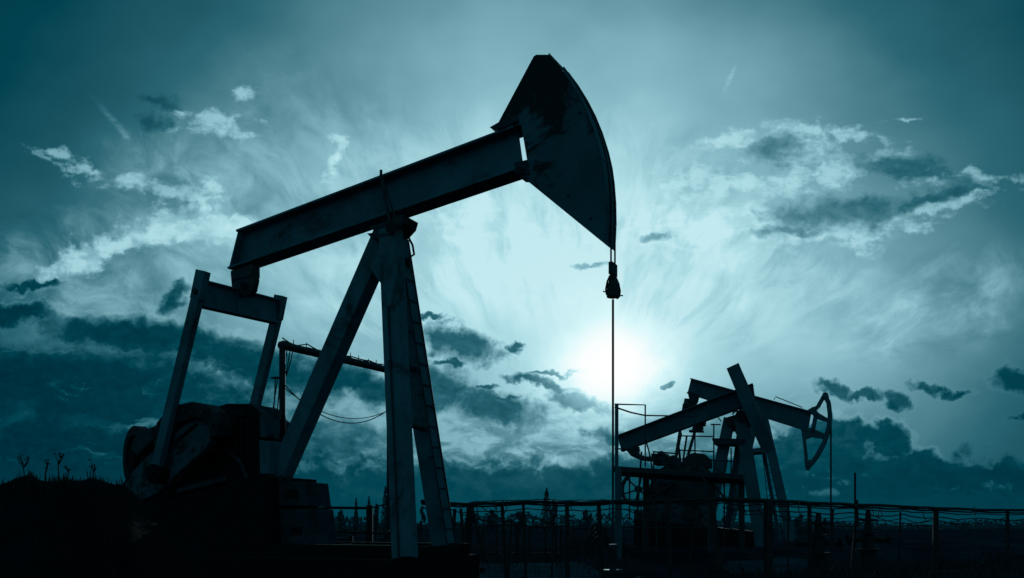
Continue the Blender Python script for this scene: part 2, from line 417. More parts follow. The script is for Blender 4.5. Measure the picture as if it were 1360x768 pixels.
# dirt mound at the left
mb = MB()
nu, nv = 150, 60
def mound_z(x, y):
    w = .16*math.sin(x*2.1+.7)+.10*math.sin(x*17+y*9)+.07*math.sin(x*29)*math.cos(y*21)+.09*math.sin(x*5.3)+.06*math.sin(x*11+y*3)+.05*math.sin(y*7+x)
    px = 680+x/9.5*F
    top = 2.12 if px > 45 else 2.12-(45-px)*.0042
    top = top-.012*abs(math.sin(px*.05))-.42*sstep(140, 185, px)-1.6*sstep(185, 300, px)
    return max(0, (top+w*.25)*(1-((y-9.5)/2.6)**2) if abs(y-9.5) < 2.6 else 0)
for j in range(nv+1):
    for i in range(nu+1):
        x = -8.8+8.3*i/nu; y = 6.9+5.2*j/nv
        e = min(1, i/14, (nu-i)/14)
        mb.v.append(Vector((x, y, mound_z(x, y)*math.sqrt(max(0, e))-.02)))
for j in range(nv):
    for i in range(nu): a = j*(nu+1)+i; mb.f.append((a, a+1, a+nu+2, a+nu+1))
M_MOUND = mat('black_soil', (.008, .009, .010), .97, var=.7, scale=1.2, spec=.05, bump=.6, bscale=9)
mo = mb.build('dirt_mound', M_MOUND, smooth=True); tag(mo, 'black heap of rough soil left of the large pumpjack', 'mound', kind='structure')

# ------------------------------------------------------------------ PUMP 1 (foreground)
A = Frame(517, 13.2, 27)
base_loc = A.L(0, 0, 1.12)
p1 = thing('pumpjack', base_loc, 'largest pumpjack in the foreground with its broad solid stained horsehead raised high', 'pumpjack', 'pumpjacks of the oil field')
# walking beam
TL, TR = A.at(313, 305, -.17), A.at(681, 166, -.17)
BL, BR = A.at(302, 357, -.17), A.at(689, 224, -.17)
def cz(p, c):   # same u,z at another c
    u = (p-A.P).dot(A.u); return A.L(u, c, p.z)
tl, tr, bl, br = (cz(p, 0) for p in (TL, TR, BL, BR))
# taper removed: same depth both ends
ax = (tr-tl).normalized(); nrm = Vector((0, 0, 1)); nrm = (nrm-ax*nrm.dot(ax)).normalized()
mb = MB(); V = A.v
th = .035
def plate(mb, q, c0, c1, fr=A):
    mb.poly([cz2(fr, p, c0) for p in q], fr.v*(c1-c0))
def cz2(fr, p, c):
    u = (p-fr.P).dot(fr.u); return fr.L(u, c, p.z)
t1, t2 = tl-nrm*th, tr-nrm*th; b1, b2 = bl+nrm*th, br+nrm*th
plate(mb, [tl, tr, t2, t1], -.17, .17); plate(mb, [bl, br, b2, b1], -.17, .17)
plate(mb, [t1, t2, b2, b1], -.012, .012)
beam = mb.build('walking_beam', M_PAINT, p1, .004)
mb = MB()
for k in (0.0,):   # web stiffeners
    a_, b_ = t1.lerp(t2, k+.004), b1.lerp(b2, k+.004); a2, b2_ = t1.lerp(t2, k+.010), b1.lerp(b2, k+.010)
    plate(mb, [a_, a2, b2_, b_], -.15, -.013); plate(mb, [a_, a2, b2_, b_], .013, .15)
each(mb, 'stiffener', M_PAINT, beam, bevel=.003)
# horsehead
out = [(710, 74), (729, 74), (744, 90), (757, 108), (769, 128), (779, 148), (788, 170), (795, 192), (800, 214), (803, 236), (805, 262), (805.5, 290), (804, 324),
       (798, 320), (690, 232), (686, 217), (700, 213), (692, 166), (674, 168), (663, 162)]
hw = .15
head_pts = [cz2(A, A.at(x, y, -hw), 0) for x, y in out]
mb = MB(); plate(mb, head_pts, -hw, -hw+.014); plate(mb, head_pts, hw-.014, hw)
head = mb.build('horsehead', M_HEAD, p1, .003)
mb = MB()
arc = head_pts[1:13]
cen = head_pts[14]
for i in range(len(arc)-1):
    o = ((arc[i]+arc[i+1])/2-cen).normalized()*.03
    plate(mb, [arc[i]+o*.1, arc[i+1]+o*.1, arc[i+1]+o, arc[i]+o], -hw-.02, hw+.02)
mb.build('arc_plate', M_PAINT, head, .0)
mb = MB()
def edge(i, j, t=.02):
    a_, b_ = head_pts[i], head_pts[j]; d = (b_-a_).normalized(); n_ = A.v.cross(d)*t
    plate(mb, [a_, b_, b_+n_, a_+n_], -hw+.016, hw-.016)
edge(0, 19); edge(12, 14); edge(1, 0)
each(mb, 'rim_plate', M_DARK, head)
mb = MB()
mb.poly(A.pts([(650, 169), (664, 161), (686, 153), (688, 161), (660, 173)], -.19), A.v*.38)
mb.poly(A.pts([(683, 216), (700, 212), (703, 232), (684, 231)], -.17), A.v*.34)
mb.tube([A.at(690, 226, -.22), A.at(690, 226, .2)], .05, 12)
each(mb, 'head_hinge', M_DARK, p1, bevel=.006)
# bolt heads on the horsehead side
mb = MB()
for x, y in [(706, 112), (700, 190), (712, 215), (755, 260), (785, 290), (770, 150)]:
    c = A.at(x, y, -hw); mb.disc(c-A.v*.01, A.v, .014, .03, 6)
each(mb, 'bolt', M_DARK, head)
# centre bearing
mb = MB()
mb.poly(A.pts([(489, 302), (536, 285), (533, 296), (524, 306), (505, 312), (498, 306)], -.2), A.v*.40)
mb.poly(A.pts([(487, 310), (496, 309), (520, 311), (518, 318), (494, 317)], -.3), A.v*.3)
mb.tube([A.at(519, 302, -.40), A.at(524, 303, .2)], .085, 14)
mb.poly(A.pts([(522, 286), (535, 286), (536, 296), (531, 302), (522, 301)], -.3), A.v*.12)
mb.build('saddle_bearing', M_DARK, p1, .006)
mb = MB()
mb.bar(A.at(506, 232, -.19), A.at(519, 303, -.21), .05, .02, A.u); mb.bar(A.at(509, 240, -.20), A.at(527, 296, -.22), .03, .02, A.u)
mb.tube([A.at(506, 238, -.19), A.at(506, 226, -.19)], .022, 8)
mb.build('strap', M_DARK, p1, .003)
mb = MB(); mb.tube([A.at(x, y, .2) for x, y in [(531, 303), (537, 307), (543, 316), (548, 326), (550, 338), (544, 342), (543, 357)]], .018, 8)
mb.tube([A.at(543, 345, .2), A.at(543, 352, .2)], .035, 8)
mb.build('grease_line', M_DARK, p1, smooth=True)
# samson post
bz = 735
def leg(parent, m, fr, top, bot, ct, cb, w, d, name='leg', flange=True):
    a_, b_ = fr.at(*top, ct), fr.at(*bot, cb); mb = MB()
    mb.bar(a_, b_, w, d, fr.u); o = mb.build(name, m, parent, .012)
    return a_, b_, o
legs = []
legs.append(leg(p1, M_PAINT, A, (512, 312), (369, 640), 0, 0, .30, .26))
legs.append(leg(p1, M_PAINT, A, (519, 306), (538, 742), -.16, -.85, .29, .24))
legs.append(leg(p1, M_PAINT, A, (523, 306), (593, 742), .16, .85, .31, .26))
mb = MB()
mb.poly(A.pts([(499, 318), (527, 318), (526, 372), (508, 380), (488, 352)], -.17), A.v*.03)
mb.poly(A.pts([(499, 318), (524, 318), (520, 370), (505, 374), (490, 345)], .12), A.v*.03)
mb.build('gusset_plate', M_PAINT, p1, .004)
def on(l, t): return l[0].lerp(l[1], t)
mb = MB()
for t in (.42, .60): mb.tube([on(legs[1], t), on(legs[2], t)], .045, 10)
mb.tube([on(legs[1], .985), on(legs[2], .985)], .07, 8)
each(mb, 'cross_brace', M_DARK, p1, smooth=True)
mb = MB()
la, lb = on(legs[2], .03)+A.u*.185+A.v*-.05, on(legs[2], .97)+A.u*.165+A.v*-.05
ladder(mb, la, lb, A.v, .26, .32, .012)
for t in (.1, .3, .5, .7, .9):
    p = la.lerp(lb, t); mb.bar(p+A.v*.13, p+A.v*.13-A.u*.1, .03, .02); mb.bar(p-A.v*.13, p-A.v*.13-A.u*.1, .03, .02)
mb.build('ladder', M_DARK, p1)
mb = MB()
pp = [legs[1][0].lerp(legs[1][1], t)-A.u*.01-A.v*(.14) for t in (.25, .5, .75, 1)]
mb.tube(pp, .014, 6); mb.build('conduit', M_DARK, p1)
# tail bearing and equalizer
mb = MB()
mb.poly(A.pts([(306, 362), (338, 352), (339, 372), (336, 386), (328, 394), (316, 393), (308, 384)], -.12), A.v*.10)
mb.poly(A.pts([(308, 364), (334, 356), (333, 372), (330, 386), (324, 393), (314, 392), (308, 382)], .06), A.v*.10)
mb.poly(A.pts([(306, 360), (335, 350), (335, 366), (308, 372)], -.14), A.v*.18)
mb.poly(A.pts([(310, 366), (333, 358), (334, 378), (328, 388), (314, 388)], -.02), A.v*.08)
mb.tube([A.at(322, 378, -.2), A.at(322, 379, .22)], .05, 12)
mb.build('tail_bearing', M_DARK, p1, .006)
e0, e1 = A.at(266, 390, -.86), A.at(366, 414, .86)
mb = MB()
mb.bar(e0, e1, .05, .42, A.u); ed = (e1-e0).normalized()
for s_ in (-1, 1):
    off = Vector((0, 0, s_*.2)); mb.bar(e0+off, e1+off, .18, .03, A.u)
mid = (e0+e1)/2; mb.bar(mid-ed*.12, mid+ed*.12, .16, .36, A.u)
each(mb, 'equalizer', M_PAINT, p1, bevel=.005)
for (top, mid_, bot, c) in (((270, 360), (262, 398), (204, 640), -.94), ((373, 393), (367, 424), (314, 640), .94)):
    mb = MB(); a_, m_, b_ = A.at(*top, c), A.at(*mid_, c), A.at(*bot, c)
    mb.bar(a_, m_, .21, .13, A.u); mb.bar(m_+(a_-m_)*.1, b_, .18, .12, A.u)
    pm = mb.build('pitman_arm', M_PAINT, p1, .01)
    mb = MB(); mb.disc(m_+(a_-m_)*.25, A.v, .05, .2, 10); mb.build('pin', M_DARK, pm)
# cranks with counterweights
for c in (-.74, .74):
    dxp = 0 if c < 0 else 1
    q = [(160, 668), (166, 650), (180, 628), (200, 606), (226, 584), (250, 564), (266, 558), (279, 560), (285, 571), (284, 586), (274, 600), (252, 618), (230, 640), (212, 656), (196, 664), (178, 674)]
    ps = [cz2(A, A.at(x, y, -.74), 0) for x, y in q]
    mb = MB(); plate(mb, ps, c-.07, c+.07); ck = mb.build('crank', M_GREY, p1, .015)
    w = [(214, 596), (212, 580), (218, 562), (230, 548), (246, 539), (264, 535), (282, 538), (294, 548), (300, 564), (298, 580), (287, 584), (287, 570), (278, 559), (264, 557), (248, 563), (228, 580)]
    ws = [cz2(A, A.at(x, y, -.74), 0) for x, y in w]
    mb = MB(); plate(mb, ws, c-.16, c+.16); mb.build('counterweight', M_CW, ck, .03)
    for bx, by in ((256, 547), (238, 560), (280, 549), (292, 566)):
        bc = cz2(A, A.at(bx, by, -.74), c-.17); mb = MB(); mb.disc(bc, A.v, .03, .06, 8); mb.build('bolt', M_DARK, ck)
    pin = cz2(A, A.at(200, 629, -1.06), c)
    mb = MB(); mb.disc(pin+A.v*(-.16 if c < 0 else .16), A.v, .16, .26, 24); mb.disc(pin+A.v*(-.32 if c < 0 else .32), A.v, .07, .06, 12)
    mb.build('crank_pin', M_BLACK, ck, .008)
mb = MB(); mb.bar(A.at(234, 586, -.82), A.at(262, 563, -.82), .02, .05, A.v); mb.build('slot', M_BLACK, ck)
# gearbox
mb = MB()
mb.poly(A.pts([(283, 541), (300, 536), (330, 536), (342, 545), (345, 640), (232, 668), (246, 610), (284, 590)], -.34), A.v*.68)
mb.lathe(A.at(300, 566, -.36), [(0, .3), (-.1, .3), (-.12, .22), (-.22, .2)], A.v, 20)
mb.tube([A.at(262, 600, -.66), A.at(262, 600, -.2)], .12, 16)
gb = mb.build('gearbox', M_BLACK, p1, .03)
mb = MB()
for i in range(5): c = A.at(290+i*11, 546, -.35); mb.disc(c, A.v, .02, .05, 6)
each(mb, 'bolt', M_DARK, gb)
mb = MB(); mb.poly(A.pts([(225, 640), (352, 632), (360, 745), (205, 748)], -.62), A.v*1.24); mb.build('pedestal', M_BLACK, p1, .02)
mb = MB(); mb.poly(A.pts([(172, 596), (178, 582), (190, 572), (204, 566), (214, 568), (206, 582), (192, 594), (182, 606)], .05), A.v*.2); mb.build('belt_guard', M_SKID, p1, .02)
mb = MB(); mb.tube([A.at(x, y, -.42) for x, y in [(300, 600), (318, 612), (330, 640), (334, 690), (352, 716)]], .03, 8); mb.build('brake_cable', M_SKID, p1, smooth=True)
mb = MB(); mb.bar(A.at(236, 652, -.68), A.at(300, 636, -.68), .05, .08); mb.build('side_rail', M_SKID, p1, .01)
mb = MB(); mb.poly(A.pts([(288, 548), (322, 545), (326, 552), (290, 556)], -.38), A.v*.04); mb.build('cover_plate', M_CW, p1, .004)
for k_ in range(5): mb = MB(); mb.bar(A.at(296+k_*8, 556, -.38), A.at(298+k_*8, 604, -.38), .03, .05, A.u); mb.build('cooling_rib', M_CW, p1)
# belt sheave with spokes
vv = Vector((math.sin(R(48)), math.cos(R(48)), 0)); sc = A.at(184, 608, .55)
mb = MB(); mb.ring(sc, vv, .60, .42, .20, 40); sh = mb.build('belt_sheave', M_CW, p1, .01)
mb = MB(); mb.disc(sc, vv, .14, .26, 20); mb.build('hub', M_BLACK, sh)
ee = vv.cross(Vector((0, 0, 1))).normalized(); mb = MB()
for i in range(5):
    t = i*2*math.pi/5+.5; d = ee*math.cos(t)+Vector((0, 0, 1))*math.sin(t); mb.bar(sc+d*.1, sc+d*.48, .16, .06)
each(mb, 'spoke', M_BLACK, sh)
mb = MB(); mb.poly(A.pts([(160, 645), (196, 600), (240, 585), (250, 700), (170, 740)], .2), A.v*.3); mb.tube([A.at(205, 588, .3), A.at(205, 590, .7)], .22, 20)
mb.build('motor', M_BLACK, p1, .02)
# brake housing and small boxes on the right of the gearbox
mb = MB(); mb.poly(A.pts([(327, 537), (353, 541), (351, 581), (329, 580)], -.30), A.v*.35)
bb = mb.build('control_box', M_GREY, p1, .012)
mb = MB(); mb.poly(A.pts([(336, 584), (358, 586), (357, 630), (337, 630)], -.32), A.v*.3); mb.build('brake_housing', M_PAINT, p1, .02)
mb = MB(); mb.ring(A.at(352, 593, .05), A.v, .24, .15, .12, 28); mb.build('brake_drum', M_DARK, p1, .005)
# stepped skid end with openings
for k, (q, c0) in enumerate(((([(352, 640), (398, 640), (402, 672), (352, 672)]), -.34), (([(352, 676), (405, 676), (412, 738), (352, 738)]), -.36))):
    ps = A.pts(q, c0); mb = MB(); mb.poly(ps, A.v*.7)
    sk = mb.build('skid_box', M_SKID, p1, .01)
    cx, cy = (388, 656) if k == 0 else (393, 705)
    mb = MB(); mb.poly(A.pts([(cx-8, cy-5), (cx+8, cy-5), (cx+8, cy+6), (cx-8, cy+6)], c0-.004), A.v*.006)
    mb.build('opening', M_BLACK, sk)
mb = MB()
for x0 in (358, 372, 384): mb.bar(A.at(x0, 640, -.3), A.at(x0, 632, -.3), .05, .05, A.u)
each(mb, 'anchor_bolt', M_DARK, p1)
mb = MB()
for c in (-.8, .8): mb.bar(A.L(-3.6, c, 1.22), A.L(.9, c, 1.22), .2, .18)
for u in (-3.4, -2.4, -1.2, 0, .8): mb.bar(A.L(u, -.7, 1.215), A.L(u, .7, 1.215), .16, .14)
each(mb, 'skid_frame', M_BLACK, p1, bevel=.01)
# bridle, carrier, clamp and polished rod
umax = max((p-A.P).dot(A.u) for p in arc)+.035
rod_xy = A.L(umax, 0, 0)
pz = lambda y, p=rod_xy: H+(HY-y)/F*p.y
mb = MB()
for c in (-.075, .075):
    q = A.L(umax, c, 0); path = []
    for i in range(1, 9):
        a_ = cz2(A, arc[i], c); path.append(a_+(a_-cz2(A, cen, c)).normalized()*.038)
    path = [p for p in path if p.z > pz(262)+.05]
    path += [Vector((q.x, q.y, pz(262))), Vector((q.x, q.y, pz(356)))]
    mb.tube(path, .013, 8)
each(mb, 'bridle', M_ROPE, p1, smooth=True)
r0 = Vector((rod_xy.x, rod_xy.y, 0))
mb = MB()
mb.bar(r0+Vector((0, 0, pz(350))), r0+Vector((0, 0, pz(366))), .055, .2, A.u)
mb.lathe(r0+Vector((0, 0, pz(366))), [(0, .05), (-.06, .055), (-.12, .075), (-.2, .085), (-.29, .085), (-.30, .05)], n=12)
mb.build('carrier_clamp', M_DARK, p1, .004)
mb = MB()
for s_, k in ((-1, 0), (1, 1)):
    pts = [r0+A.v*0+Vector((s_*d, 0, pz(y))) for d, y in ((.04, 366+k*3), (.075, 374+k*3), (.095, 384+k*3), (.085, 391+k*3), (.05, 394+k*3))]
    mb.tube(pts, .014, 6); mb.tube([r0+Vector((s_*.05, 0, pz(389+k*3))), r0+Vector((s_*.135, 0, pz(387+k*6)))], .009, 6)
each(mb, 'clamp_lug', M_DARK, p1)
mb = MB(); mb.tube([r0+Vector((0, 0, pz(398))), r0+Vector((0, 0, 1.35))], .0155, 12); mb.build('polished_rod', M_ROD, p1, smooth=True)

# wellhead under the rod
wl = thing('wellhead', r0, 'black wellhead with stuffing box and side valve under the polished rod of the large pumpjack', 'wellhead', 'wellheads')
mb = MB(); mb.lathe(r0, [(0, .2), (.1, .2), (.1, .12), (.55, .12), (.55, .18), (.62, .18), (.62, .10), (.95, .09), (.95, .13), (1.0, .13), (1.0, .05), (1.25, .045), (1.27, .06), (1.34, .055)]); mb.build('casing_head', M_DARK, wl, smooth=True)
mb = MB(); mb.tube([r0+Vector((0, 0, .8)), r0+Vector((.8, .1, .8)), r0+Vector((1.6, .5, .8))], .05, 8); mb.build('flow_line', M_DARK, wl)
mb = MB(); mb.ring(r0+Vector((.35, -.16, .8)), (0, 1, 0), .12, .095, .03, 20); mb.bar(r0+Vector((.25, -.16, .8)), r0+Vector((.45, -.16, .8)), .02, .02); mb.tube([r0+Vector((.35, -.16, .8)), r0+Vector((.35, .05, .8))], .02, 6); mb.build('handwheel', M_DARK, wl)

# foundation
fb = MB(); fb.poly([A.L(-5.0, -1.35, -.1), A.L(.92, -1.35, -.1), A.L(.92, 1.2, -.1), A.L(-5.0, 1.2, -.1)], (0, 0, 1.23))
fo = fb.build('foundation', M_CONC, bevel=.03); tag(fo, 'black concrete foundation block carrying the large pumpjack', 'foundation')

# ------------------------------------------------------------------ cable gallows behind pump 1
ga, gb_ = at(375, 459, 15.2), at(517, 492, 17.8)
gal = thing('cable_frame', (ga.x, ga.y, 0), 'dark goalpost pipe frame with hanging cables behind the large pumpjack legs', 'frame')
mb = MB(); mb.tube([Vector((ga.x, ga.y, 0)), ga], .055, 10); mb.build('post', M_DARK, gal, smooth=True)
mb = MB(); mb.tube([Vector((gb_.x, gb_.y, 0)), gb_], .055, 10); mb.build('post', M_DARK, gal, smooth=True)
mb = MB(); mb.tube([ga-(gb_-ga).normalized()*.05, gb_], .07, 10); mb.build('crossbar', M_DARK, gal, smooth=True)
mb = MB()
gd = gb_-ga
for k, (off, sg) in enumerate(((.13, .03), (.17, .06))):
    pts = []
    for i in range(25):
        t = i/24; pts.append(ga+gd*t+Vector((0, 0, off-.05+.015*math.sin(i*1.1+k*2)-sg*.8*abs(math.sin(t*5*math.pi)))))
    mb.tube(pts, .012, 6)
for t in [.09, .2, .52, .6, .68, .78, .86, .95]:
    p = ga+gd*t; mb.tube([p, p+Vector((0, 0, .12+.06*random.random()))], .008, 5)
mb.build('cable', M_ROPE, gal)
def sag(p, q, s_, n=20): return [p.lerp(q, i/n)-Vector((0, 0, s_*4*(i/n)*(1-i/n))) for i in range(n+1)]
mb = MB(); mb.tube(sag(at(375, 508, 15.1), at(520, 541, 17.6), .50), .010, 6); mb.tube(sag(at(375, 513, 15.1), at(520, 543, 17.6), .36), .008, 6)
for (x1, x2, y2) in ((382, 372, 510), (386, 376, 512), (390, 380, 500)): mb.tube([at(x1, 461, 15.3), at((x1+x2)/2+1, (461+y2)/2, 15.3), at(x2, y2, 15.3)], .01, 5)
for (x1, x2, y2) in ((366, 361, 590), (369, 357, 575), (372, 364, 600)): mb.tube(sag(at(x1, 500, 15.0), at(x2, y2, 14.6), .05, 8), .011, 5)
mb.tube([at(360, 502, 15.2), at(378, 502, 15.2)], .02, 6)
each(mb, 'hanging_cable', M_ROPE, gal)

# ------------------------------------------------------------------ PUMPS 2 and 3
def ibeam(parent, m, fr, q, hwid, name='walking_beam', th=.04):
    tl_, tr_, br_, bl_ = [cz2(fr, fr.at(x, y, 0), 0) for x, y in q]
    mb = MB(); up = ((tl_-bl_)).normalized()*th
    plate(mb, [tl_, tr_, tr_-up, tl_-up], -hwid, hwid, fr); plate(mb, [bl_, br_, br_+up, bl_+up], -hwid, hwid, fr)
    plate(mb, [tl_-up, tr_-up, br_+up, bl_+up], -.02, .02, fr)
    return mb.build(name, m, parent)

# --- pump 3, far, facing right
B3 = Frame(1000, 35, 22)
p3 = thing('pumpjack', B3.L(0, 0, .6), 'far pumpjack with open skeleton horsehead tipped down at right', 'pumpjack', 'pumpjacks of the oil field')
ibeam(p3, M_PAINT_FAR, B3, [(918, 503), (1078, 547), (1073, 573), (913, 523)], .2)
mb = MB()
def strip(L, w, c0, c1, fr, mb):
    P_ = [fr.at(x, y, 0) for x, y in L]
    for a_, b_ in zip(P_, P_[1:]): mb.bar(cz2(fr, a_, (c0+c1)/2), cz2(fr, b_, (c0+c1)/2), c1-c0, w, fr.v)
hd = MB()
strip([(1095, 525), (1100.5, 535), (1102.5, 552), (1101, 568), (1095, 588), (1084, 608), (1073, 621)], .17, -.18, .18, B3, hd)
h3 = hd.build('horsehead', M_PAINT_FAR, p3, .01)
mb = MB()
strip([(1095, 525), (1086, 541), (1074, 548)], .13, -.16, .16, B3, mb)
strip([(1067, 574), (1070, 600), (1071.5, 620)], .12, -.16, .16, B3, mb)
mb.poly(B3.pts([(1072, 545), (1080, 540), (1088, 549), (1100, 556), (1099, 560), (1085, 556)], -.15), B3.v*.3)
mb.poly(B3.pts([(1064, 571), (1078, 568), (1090, 574), (1099, 577), (1096, 583), (1078, 580), (1068, 584)], -.15), B3.v*.3)
mb.poly(B3.pts([(1081, 549), (1086, 551), (1081, 577), (1076, 575)], -.15), B3.v*.3)
mb.poly(B3.pts([(1068, 611), (1077, 611), (1074, 625), (1070, 624)], -.15), B3.v*.3)
mb.tube([B3.at(1096, 525, -.2), B3.at(1097, 528, .2)], .12, 8)
each(mb, 'frame_bar', M_PAINT_FAR, h3)
mb = MB(); mb.tube([B3.at(1028, 531, -.1), B3.at(1030, 527, -.1), B3.at(1065, 541, -.1), B3.at(1066, 545, -.1)], .02, 6); mb.build('handrail', M_DARK, p3)
w3 = B3.at(1103.5, 560, 0); w3l = B3.at(1104, 668, 0)
mb = MB(); mb.tube([w3, Vector((w3.x, w3.y, 1.0))], .035, 6); mb.build('polished_rod', M_ROPE, p3)
mb = MB()
mb.poly(B3.pts([(913, 520), (927, 524), (925, 533), (921, 538), (916, 534)], -.2), B3.v*.4)
mb.poly(B3.pts([(909, 529), (918, 530), (928, 540), (926, 545), (912, 541), (908, 537)], -.5), B3.v*.4); mb.build('tail_bearing', M_DARK, p3)
mb = MB(); mb.bar(B3.at(911, 536, -.8), B3.at(935, 562, .8), .2, .34, B3.u); mb.poly(B3.pts([(922, 562), (931, 560), (934, 570), (918, 573)], .8), B3.v*.2)
mb.poly(B3.pts([(915, 571), (933, 571), (934, 574), (915, 574)], .75), B3.v*.3); each(mb, 'equalizer', M_DARK, p3)
for q, c in (([(909, 536), (897, 612)], -.85), ([(925, 566), (908, 625)], .85)):
    mb = MB(); mb.bar(B3.at(*q[0], c), B3.at(*q[1], c), .11, .1, B3.u); mb.build('pitman_arm', M_DARK, p3)
for (t, b, ct, cb) in (((1003, 552), (962, 722), 0, -.6), ((1014, 556), (1052, 722), -.1, -.9), ((1006, 552), (1036, 720), .2, .9)):
    mb = MB(); mb.bar(B3.at(*t, ct), B3.at(*b, cb), .36 if t[0] != 1006 else .12, .3, B3.u); mb.build('leg', M_PAINT_FAR, p3)
mb = MB(); mb.poly(B3.pts([(985, 598), (1014, 594), (1014, 600), (985, 603)], -.6), B3.v*1.2); mb.poly(B3.pts([(990, 545), (1014, 552), (1012, 562), (990, 560)], -.3), B3.v*.6); each(mb, 'cross_brace', M_PAINT_FAR, p3)
mb = MB(); ladder(mb, B3.at(1017, 575, .4), B3.at(1030, 700, .9), B3.u, .42, .32, .016); mb.tube([B3.at(1014, 555, -.5), B3.at(1024, 596, -.5)], .02, 5); mb.build('ladder', M_DARK, p3)

# --- pump 2, middle, horsehead swung aside
B2 = Frame(972, 29, 20)
p2 = thing('pumpjack', B2.L(0, 0, .8), 'middle pumpjack with tail down and narrow horsehead swung round to a tilted bar', 'pumpjack', 'pumpjacks of the oil field')
ibeam(p2, M_PAINT_MID, B2, [(820, 579), (1000, 510), (1004, 535), (826, 600)], .19)
# swung head: sector plates lie across the beam, arc plate faces the viewer
ht, hb = B2.at(973, 486, -.6), B2.at(1022, 600, -.6)
hdv = (hb-ht).normalized(); hx = (B2.u-hdv*B2.u.dot(hdv)).normalized(); hn = hx.cross(hdv).normalized()
if hn.y > 0: hn = -hn
Lh = (hb-ht).length; mb = MB(); NA = 10
front = []
for i in range(NA+1):
    t = i/NA; bulge = .30*math.sin(math.pi*t)
    front.append(ht+hdv*Lh*t+hn*bulge)
for i in range(NA): mb.bar(front[i], front[i+1]+hdv*.01, .42, .03, hx)
h2 = mb.build('horsehead', M_PAINT_MID, p2)
mb = MB()
for s_ in (-1, 1):
    poly = [p+hx*s_*.185 for p in front]+[hb-hn*.1+hx*s_*.185, (ht+hb)/2-hn*.95+hx*s_*.185, ht-hn*.1+hx*s_*.185]
    mb.poly(poly, hx*.02)
mb.build('side_plate', M_PAINT_MID, h2)
mb = MB(); mb.poly(B2.pts([(963, 555), (1000, 544), (1003, 556), (995, 565), (966, 566)], -.3), B2.v*.6); mb.tube([B2.at(984, 552, -.5), B2.at(984, 552, .5)], .18, 16); mb.build('saddle_bearing', M_DARK, p2)
mb = MB(); mb.tube([B2.at(979+6*math.cos(t), 551-5*math.sin(t), -.3) for t in (0, .8, 1.6, 2.4, 3.1)], .03, 6); mb.tube([B2.at(943, 556, 0), B2.at(952, 552, 0), B2.at(958, 560, 0)], .02, 5); each(mb, 'grease_line', M_DARK, p2)
for (t, b, ct, cb, w) in (((969, 556), (937, 712), 0, -.2, .36), ((984, 556), (1013, 732), -.2, -.8, .42), ((985, 560), (964, 720), .2, .8, .2)):
    mb = MB(); mb.bar(B2.at(*t, ct), B2.at(*b, cb), w, .3, B2.u); mb.build('leg', M_PAINT_MID, p2, .01)
mb = MB(); mb.poly(B2.pts([(945, 582), (990, 583), (988, 591), (948, 590)], -.5), B2.v*.9); mb.poly(B2.pts([(965, 560), (994, 560), (990, 575), (984, 588), (975, 572), (966, 574)], -.15), B2.v*.3); each(mb, 'cross_brace', M_DARK, p2)
mb = MB()
mb.poly(B2.pts([(830, 596), (846, 592), (846, 602), (856, 606), (880, 607), (884, 612), (870, 613), (850, 611), (838, 606)], -.25), B2.v*.5); mb.build('tail_bearing', M_DARK, p2, .02)
for c, q in ((-.8, [(876, 607), (905, 650)]), (.8, [(884, 604), (912, 640)])):
    mb = MB(); mb.bar(B2.at(*q[0], c), B2.at(*q[1], c), .12, .1, B2.u); mb.build('pitman_arm', M_DARK, p2)
mb = MB(); mb.bar(B2.at(868, 607, -.85), B2.at(886, 608, .85), .16, .22, B2.u); each(mb, 'equalizer', M_DARK, p2)
# gearbox, crank weights, motor
mb = MB(); mb.poly(B2.pts([(868, 628), (884, 618), (918, 614), (938, 622), (946, 650), (946, 712), (860, 712), (858, 660)], -.6), B2.v*1.2); mb.build('gearbox', M_GBOX, p2, .05)
mb = MB(); mb.poly(B2.pts([(905, 615), (912, 604), (922, 601), (936, 603), (944, 612), (944, 622), (905, 622)], -.3), B2.v*.5); mb.build('counterweight', M_DARK, p2, .05)
mb = MB(); mb.disc(B2.at(926, 652, -.62), B2.v, .42, .16, 24); mb.disc(B2.at(914, 683, -.62), B2.v, .2, .2, 18); each(mb, 'crank', M_DARK, p2, bevel=.02)
mb = MB(); mb.poly(B2.pts([(868, 606), (878, 598), (882, 602), (888, 606), (895, 604), (902, 610), (902, 618), (868, 618)], -.3), B2.v*.5); mb.build('motor', M_DARK, p2, .04)
mb = MB(); mb.poly(B2.pts([(842, 690), (1000, 706), (1000, 730), (842, 730)], -1), B2.v*2); each(mb, 'skid_frame', M_BLACK, p2)
mb = MB(); mb.bar(B2.at(858, 664, -.7), B2.at(898, 640, -.7), .1, .08); mb.poly(B2.pts([(842, 678), (880, 680), (880, 695), (842, 695)], -.8), B2.v*.5); mb.build('brake_lever', M_DARK, p2)
# flywheel
fc = B2.at(848, 650, -.3); mb = MB(); mb.ring(fc, B2.v, .62, .52, .18, 36); fw = mb.build('flywheel', M_DARK, p2)
mb = MB(); mb.disc(fc, B2.v, .12, .24, 14); mb.build('hub', M_DARK, fw)
mb = MB()
for i in range(6):
    t = i*math.pi/3+.3; d = B2.u*math.cos(t)+Vector((0, 0, 1))*math.sin(t); mb.bar(fc+d*.08, fc+d*.54, .06, .05)
each(mb, 'spoke', M_DARK, fw)

